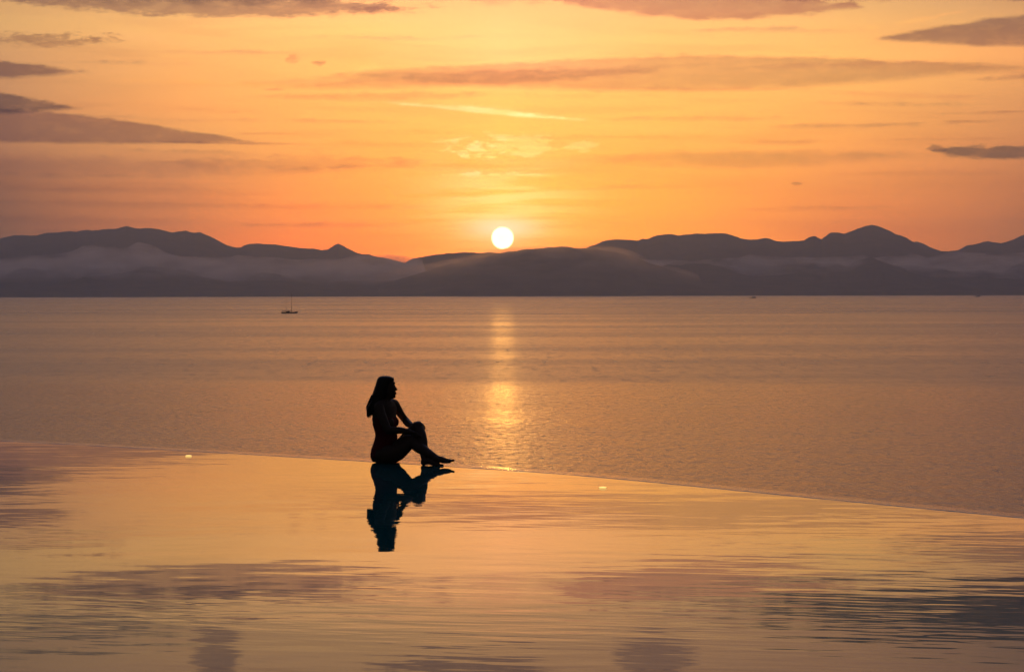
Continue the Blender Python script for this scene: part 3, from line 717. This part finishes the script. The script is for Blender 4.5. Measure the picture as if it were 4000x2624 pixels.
B.ringloft([section(P(u, v, d), a, b, y) for v, u, d, a, b, y in torso])
# seat
B.ell(P(370, 1262, -0.075), 0.088, 0.098, 0.0705); B.ell(P(420, 1262, 0.075), 0.085, 0.098, 0.0705)
B.ell(P(345, 1225, -0.05), 0.066, 0.085, 0.09)
# breasts
B.ell(P(545, 800, 0.045), 0.046, 0.048, 0.050); B.ell(P(495, 812, -0.125), 0.046, 0.048, 0.050)
# collar and shoulders
B.tube([P(450, 545, 0), P(400, 560, -0.07), P(352, 592, -0.115)], [0.05, 0.050, 0.050]); B.tube([P(450, 545, 0), P(510, 535, 0.06), P(556, 545, 0.105)], [0.048, 0.044, 0.040])
# neck
B.tube([P(440, 545, 0.0), P(436, 500, 0.0), P(442, 440, 0.0)], [0.062, 0.050, 0.048])
# head, seen in profile
def hsec(v, xb, xf, w, sq=2.3): return section(P((xb + xf) / 2, v, 0.0), w, (xf - xb) / 2 * U, R(0), sq=sq)
B.ringloft([hsec(182, 385, 470, 0.030), hsec(188, 360, 498, 0.046), hsec(205, 335, 530, 0.060), hsec(230, 318, 546, 0.070), hsec(260, 308, 555, 0.0745), hsec(290, 306, 556, 0.075),
  hsec(315, 310, 560, 0.073), hsec(340, 318, 565, 0.071), hsec(365, 332, 568, 0.067), hsec(385, 352, 570, 0.062), hsec(410, 375, 570, 0.055), hsec(435, 395, 566, 0.048), hsec(455, 425, 563, 0.040), hsec(470, 450, 555, 0.030), hsec(480, 470, 540, 0.018)])
B.tube([P(480, 262, -0.035), P(545, 262, -0.028), P(548, 262, 0.028), P(480, 262, 0.035)], [0.012, 0.010, 0.010, 0.012])  # brow ridge
B.tube([P(552, 292, 0), P(566, 325, 0), P(584, 352, 0)], [0.0075, 0.0085, 0.0095]); B.ell(P(588, 357, 0), 0.0085, 0.009, 0.0075)
B.ell(P(578, 362, -0.010), 0.008, 0.007, 0.006); B.ell(P(578, 362, 0.010), 0.008, 0.007, 0.006)
B.tube([P(560, 396, -0.020), P(575, 398, 0), P(560, 396, 0.020)], [0.005, 0.0068, 0.005]); B.tube([P(560, 416, -0.018), P(574, 418, 0), P(560, 416, 0.018)], [0.005, 0.0068, 0.005])
B.ell(P(557, 455, 0), 0.013, 0.018, 0.013)
B.ell(P(535, 310, -0.031), 0.012, 0.013, 0.009); B.ell(P(535, 310, 0.031), 0.012, 0.013, 0.009)    # closed eyelids / eyeballs
B.ell(P(440, 335, -0.074), 0.014, 0.006, 0.026); B.ell(P(440, 335, 0.074), 0.014, 0.006, 0.026)
# near arm
B.tube([P(352, 600, -0.125), P(370, 660, -0.15), P(415, 770, -0.185), P(470, 890, -0.215), P(500, 925, -0.222)], [0.051, 0.047, 0.042, 0.038, 0.036])
B.tube([P(490, 920, -0.222), P(570, 923, -0.23), P(680, 928, -0.24), P(790, 945, -0.245)], [0.036, 0.037, 0.031, 0.0235], flat=1.0)
# far arm
B.tube([P(552, 556, 0.10), P(590, 620, 0.13), P(640, 705, 0.19), P(690, 772, 0.235)], [0.046, 0.042, 0.037, 0.035])
B.tube([P(690, 772, 0.235), P(730, 815, 0.17), P(780, 848, 0.09), P(822, 850, 0.03)], [0.036, 0.037, 0.030, 0.024])
def hand(w, k, fdir_pts, side, thumb, sc_=1.0):
    """w wrist, k knuckle centre; five bent fingers spread along side, thumb off the edge of the palm"""
    w, k, side = Vector(w), Vector(k), Vector(side).normalized()
    B.tube([w, w.lerp(k, 0.5), k], [0.022, 0.030, 0.032], flat=0.46, flat_dir=(k - w).cross(side))
    lens = [0.92, 1.0, 0.95, 0.78]; off = [-0.030, -0.010, 0.010, 0.029]; rad = [0.0090, 0.0093, 0.0088, 0.0078]
    for L, o, r in zip(lens, off, rad):
        b = k + side * o * 0.95 - (k - w) * 0.12
        pts = [b] + [k + side * o * (1.0 + 0.10 * (i + 1)) + (Vector(p) - k) * L for i, p in enumerate(fdir_pts)]
        B.tube(pts, [r * 1.12, r * 1.05, r * 0.95, r * 0.78][:len(pts)], n=12, sub=4)
    B.tube([w.lerp(k, 0.3) + side * thumb[0] * 0.6, w.lerp(k, 0.75) + side * thumb[0] * 1.3, Vector(thumb[1])], [0.014, 0.0115, 0.009], n=12, sub=4)
# near hand hanging over the near knee
hand(P(795, 946, -0.245), P(868, 990, -0.262), [P(905, 1018, -0.262), P(932, 1048, -0.252), P(948, 1078, -0.24)], (0.35, -0.75, 0.45), (0.024, P(880, 965, -0.215)))
# far hand cupped over the far knee
hand(P(826, 846, 0.02), P(888, 815, -0.075), [P(925, 835, -0.115), P(955, 872, -0.145), P(962, 925, -0.165)], (0.55, 0.55, -0.15), (-0.024, P(860, 880, -0.12)))
# far leg, knee up
B.tube([P(440, 1262, 0.07), P(540, 1198, 0.03), P(640, 1122, -0.02), P(760, 990, -0.09), P(885, 872, -0.15)], [0.092, 0.076, 0.062, 0.060, 0.052])
B.ell(P(897, 862, -0.155), 0.047, 0.050, 0.044)
B.tube([P(888, 880, -0.155), P(925, 960, -0.195), P(947, 1060, -0.24), P(968, 1180, -0.30), P(985, 1300, -0.36), P(988, 1345, -0.385)], [0.050, 0.050, 0.053, 0.045, 0.034, 0.032])
B.ell(P(975, 1368, -0.395), 0.028, 0.028, 0.024)
B.tube([P(985, 1352, -0.395), P(1060, 1352, -0.43), P(1130, 1376, -0.47), P(1190, 1394, -0.50)], [0.032, 0.031, 0.024, 0.014], flat=1.25, flat_dir=(0.69, 0.72, 0))
for i, t in enumerate((-0.030, -0.014, 0.001, 0.016, 0.029)):
    c = P(1180 - abs(i - 4) * 6, 1400, -0.495) + Vector((0.69, 0.72, 0)) * t
    B.tube([c, c + Vector((0.72, -0.69, 0)) * (0.022 + 0.003 * i)], [0.0085 + (i == 4) * 0.003, 0.0075 + (i == 4) * 0.003], n=10, sub=3)
# near leg, folded outward with the shin crossing in front
B.tube([P(385, 1262, -0.07), P(480, 1252, -0.12), P(590, 1236, -0.165), P(690, 1168, -0.20), P(760, 1108, -0.215), P(812, 1078, -0.22)], [0.092, 0.090, 0.083, 0.070, 0.061, 0.054])
B.tube([P(600, 1130, -0.10), P(700, 1068, -0.16), P(790, 1050, -0.21)], [0.052, 0.054, 0.048])
B.ell(P(822, 1068, -0.225), 0.050, 0.050, 0.046)
B.tube([P(826, 1078, -0.225), P(880, 1136, -0.26), P(945, 1180, -0.31), P(1040, 1238, -0.375), P(1120, 1284, -0.435), P(1160, 1312, -0.46)], [0.054, 0.057, 0.054, 0.043, 0.034, 0.032])
B.ell(P(1125, 1345, -0.455), 0.030, 0.030, 0.028)
B.tube([P(1150, 1315, -0.46), P(1215, 1325, -0.485), P(1275, 1342, -0.51), P(1335, 1348, -0.535)], [0.032, 0.031, 0.027, 0.020], flat=1.2, flat_dir=(0.69, 0.72, 0.1))
for i, t in enumerate((-0.034, -0.018, -0.003, 0.013, 0.027)):
    c = P(1322 - (4 - i) * 5, 1352, -0.53) + Vector((0.62, 0.66, 0.25)) * t
    B.tube([c, c + Vector((0.78, -0.55, 0.05)) * (0.016 + 0.003 * i), c + Vector((0.78, -0.55, 0.10)) * (0.024 + 0.004 * i)], [0.0105 + (i == 4) * 0.003, 0.0095 + (i == 4) * 0.003, 0.0095 + (i == 4) * 0.003], n=10, sub=3)

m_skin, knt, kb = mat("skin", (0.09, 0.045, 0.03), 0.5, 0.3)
def fuse(mb, name, voxel, m, parent, smooth_it=4, fac=0.5):
    me = bpy.data.meshes.new("raw"); me.from_pydata(mb.v, [], mb.f); me.update()
    o = bpy.data.objects.new("raw", me); COL.objects.link(o)
    md = o.modifiers.new("r", 'REMESH'); md.mode = 'VOXEL'; md.voxel_size = voxel
    ms = o.modifiers.new("s", 'SMOOTH'); ms.iterations = smooth_it; ms.factor = fac
    dg = bpy.context.evaluated_depsgraph_get(); dg.update()
    out = bpy.data.meshes.new_from_object(o.evaluated_get(dg)); out.name = name
    bpy.data.objects.remove(o)
    out.materials.clear(); out.materials.append(m)
    out.polygons.foreach_set('use_smooth', [True] * len(out.polygons))
    r = bpy.data.objects.new(name, out); COL.objects.link(r); r.parent = parent
    return r
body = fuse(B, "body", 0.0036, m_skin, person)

# swimsuit: a thin cloth layer lifted off the body, low at the back
m_suit, _, _ = mat("red_swimsuit", (0.16, 0.012, 0.015), 0.75, 0.3)
def tors_at(z):
    rows = sorted([(P(u, v, d).z, P(u, v, d).x, a, b, y) for v, u, d, a, b, y in torso])
    for r0, r1 in zip(rows, rows[1:]):
        if r0[0] <= z <= r1[0]:
            t = (z - r0[0]) / (r1[0] - r0[0]); return [r0[i] + (r1[i] - r0[i]) * t for i in range(5)]
    return rows[0] if z < rows[0][0] else rows[-1]
zt, zb_, zback = P(0, 735).z, P(0, 1290).z, P(0, 815).z
keep = set()
for v in body.data.vertices:
    c = v.co
    if not (zb_ < c.z < zt): continue
    _, cx, a, b, y = tors_at(c.z)
    q = Vector((c.x - cx, c.y)); fx = q.x * math.cos(y) + q.y * math.sin(y); fy = -q.x * math.sin(y) + q.y * math.cos(y)
    rr_ = math.hypot(fx / b, fy / a)
    leg_cut = P(0, 1175).z if fx > 0.02 else P(0, 1320).z - 0.5 * max(0, abs(fy) - 0.05)
    if c.z > P(0, 900).z: ok = rr_ < 1.5 and abs(fy) < 0.145 and (fx > -0.02 or c.z < zback)
    else: ok = rr_ < 1.12 and c.z > leg_cut
    if ok: keep.add(v.index)
idx = {}; sv_, sf_ = [], []
for p in body.data.polygons:
    if all(i in keep for i in p.vertices):
        for i in p.vertices:
            if i not in idx:
                idx[i] = len(sv_); w = body.data.vertices[i]; sv_.append(w.co + w.normal * 0.0030)
        sf_.append(tuple(idx[i] for i in p.vertices))
suit = mesh_obj("swimsuit", sv_, sf_, m_suit, person)
sm = suit.modifiers.new("t", 'SOLIDIFY'); sm.thickness = 0.0025; sm.offset = -1
tag(suit, "dark red swimsuit low at the back")

# long straight hair falling down the back
m_hair, hnt2, hb2 = mat("dark_brown_hair", (0.018, 0.010, 0.007), 0.45, 0.4)
H = MB()
rows = [(163, 385, 440, .018), (168, 365, 478, .040), (178, 345, 515, .060), (195, 328, 545, .074), (220, 316, 550, .0815), (255, 306, 530, .086), (300, 292, 505, .088), (350, 274, 492, .089),
        (400, 256, 478, .088), (450, 236, 462, .086), (500, 217, 440, .084), (550, 202, 415, .086), (600, 197, 372, .082), (650, 190, 325, .070), (680, 188, 285, .052), (700, 190, 262, .034)]
rings = []
for v, xb, xf, w in rows:
    dep = -0.005 if v < 480 else -0.005 - 0.02 * min(1, (v - 480) / 150)
    sec = section(P((xb + xf) / 2, v, dep), w, (xf - xb) / 2 * U, R(0) if v < 520 else R(-12), n=56, sq=2.2)
    rings.append([p + Vector((p.x - P((xb + xf) / 2, v).x, p.y, 0)).normalized() * 0.0022 * math.sin(k * 2.6 + v * 0.006) for k, p in enumerate(sec)])
H.ringloft(rings)
rnd = random.Random(4)
for i in range(64):     # separate locks, ragged at the tips
    t = rnd.random(); a = rnd.uniform(-1, 1)
    u0 = 290 + 90 * t; d0 = a * 0.075
    v1 = rnd.uniform(690, 752) - 60 * abs(t - 0.2) ; u1 = 178 + 120 * t + rnd.uniform(-8, 8)
    H.tube([P(u0, 380, d0), P(u0 - 30, 480, d0), P(u1 + 18, 590, d0 * .95 - .02), P(u1 + 2, 655, d0 * .9 - .02), P(u1, v1, d0 * .8 - .02)], [0.009, 0.009, 0.008, 0.006, 0.0014], n=8, sub=4)
for i in range(14):
    u = 236 - i * 4; H.tube([P(u + 60, 440, rnd.uniform(-.06, .06)), P(u + 12, 540, rnd.uniform(-.06, .06)), P(u - 14, 610, rnd.uniform(-.06, .04)), P(182 + i, 695 + rnd.uniform(-14, 16), rnd.uniform(-.06, .02))], [0.007, 0.007, 0.006, 0.0012], n=8, sub=4)
hair = mesh_obj("hair", H.v, H.f, m_hair, person)
tag(person, "woman with long dark hair and red swimsuit sitting on the pool edge looking right", "person")
